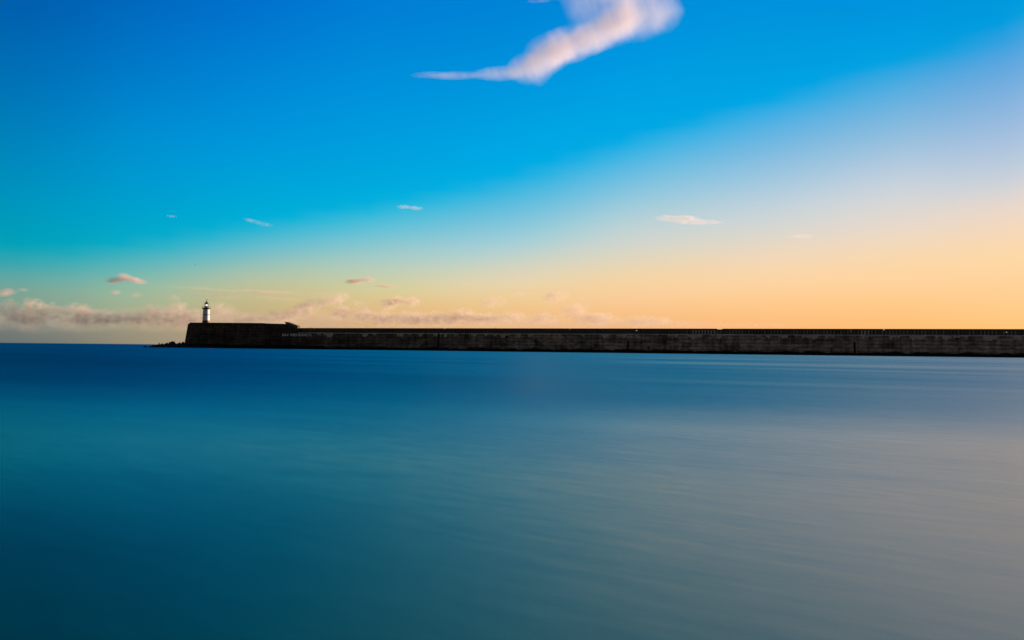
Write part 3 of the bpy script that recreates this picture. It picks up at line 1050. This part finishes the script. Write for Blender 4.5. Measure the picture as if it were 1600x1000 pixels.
cloud('cumulus_cloud', 'slanting cumulus climbing to the right behind the stair', [(440, 496.0, 40, 16.2, 0, .7), (478, 482.0, 40, 16.2, -22, .9), (520, 468.0, 34, 13.5, -14, .9), (390, 500.0, 46, 13.5, 0, .6)], 16000, 0.00588, BANK, group=G_C, nscale=1.9, step=0.3, depth=1.6, lo=0.42, hi=0.60, floor=0.04, warp=1.2, warp_px=15)
cloud('cumulus_cloud', 'rounded cumulus standing clear above the bank, left of centre', [(606, 476.0, 22, 12.2, -6, .9), (622, 470.0, 18, 10.8, 0, 1.2), (644, 471.0, 18, 10.8, 0, 1.0)], 16000, 0.00786, BANK, group=G_C, nscale=2.2, step=0.3, depth=1.6, lo=0.42, hi=0.60, floor=0.04, warp=1.2, warp_px=15)
cloud('cumulus_cloud', 'lumpy cumulus with a grey underside below the rounded one', [(534, 488.0, 26, 16.2, 0, 1.0), (566, 490.0, 26, 14.9, 0, .8), (600, 498.0, 40, 16.2, 0, .7), (560, 474.0, 20, 6.8, 0, .6), (650, 498.0, 40, 16.2, 0, .8)], 16000, 0.00628, BANK, group=G_C, nscale=2.0, step=0.3, depth=1.6, lo=0.42, hi=0.60, floor=0.04, warp=1.2, warp_px=15)
cloud('cumulus_cloud', 'low bright cumulus in the centre of the bank over the long wall', [(690, 498.0, 36, 14.9, 0, .8), (722, 494.0, 34, 16.2, 0, 1.0), (758, 498.0, 40, 13.5, 0, .7)], 16000, 0.00588, (1.0, 0.83, 0.66), group=G_C, nscale=2.0, step=0.3, depth=1.6, lo=0.42, hi=0.60, floor=0.04, warp=1.2, warp_px=15)
cloud('cumulus_cloud', 'pair of faint peach puffs right of centre above the bank', [(770, 472.0, 28, 12.2, -8, .7), (812, 460.0, 22, 6.8, 0, .6), (866, 464.0, 28, 12.2, -10, .8)], 16000, 0.00510, (1.0, 0.83, 0.66), group=G_C, nscale=1.9, step=0.3, depth=1.6, lo=0.42, hi=0.60, floor=0.04, warp=1.2, warp_px=15)
cloud('cumulus_cloud', 'last peach cumulus of the bank, fading out to the right', [(800, 496.0, 30, 13.5, 0, .8), (850, 498.0, 36, 12.2, 0, .7), (896, 486.0, 30, 16.2, -6, .8), (930, 498.0, 50, 13.5, 0, .7), (1010, 501.0, 60, 10.8, 0, .4)], 16000, 0.00510, (1.0, 0.83, 0.66), group=G_C, nscale=1.9, step=0.3, depth=1.6, lo=0.42, hi=0.60, floor=0.04, warp=1.2, warp_px=15)

cloud('cloud_bank', 'long low band of dim peach cloud lying along the horizon',
      [(-60, 500, 150, 26, 0, .9), (90, 499, 150, 28, 0, 1.0), (250, 499, 150, 26, 0, 1.0), (390, 502, 130, 20, 0, .8), (520, 500, 130, 20, 0, .9), (650, 502, 130, 20, 0, .9),
       (780, 504, 130, 17, 0, .8), (910, 505, 130, 15, 0, .7), (1050, 507, 140, 11, 0, .5), (1180, 508, 100, 7, 0, .35)],
      20000, 0.0008, BANK, cat='cloud bank', kind='stuff', depth=0.7, nscale=0.9, stretch=(0.8, 0.8, 1.4), lo=0.3, hi=0.75, floor=0.12, step=0.3, warp=0.6, warp_px=30.0)
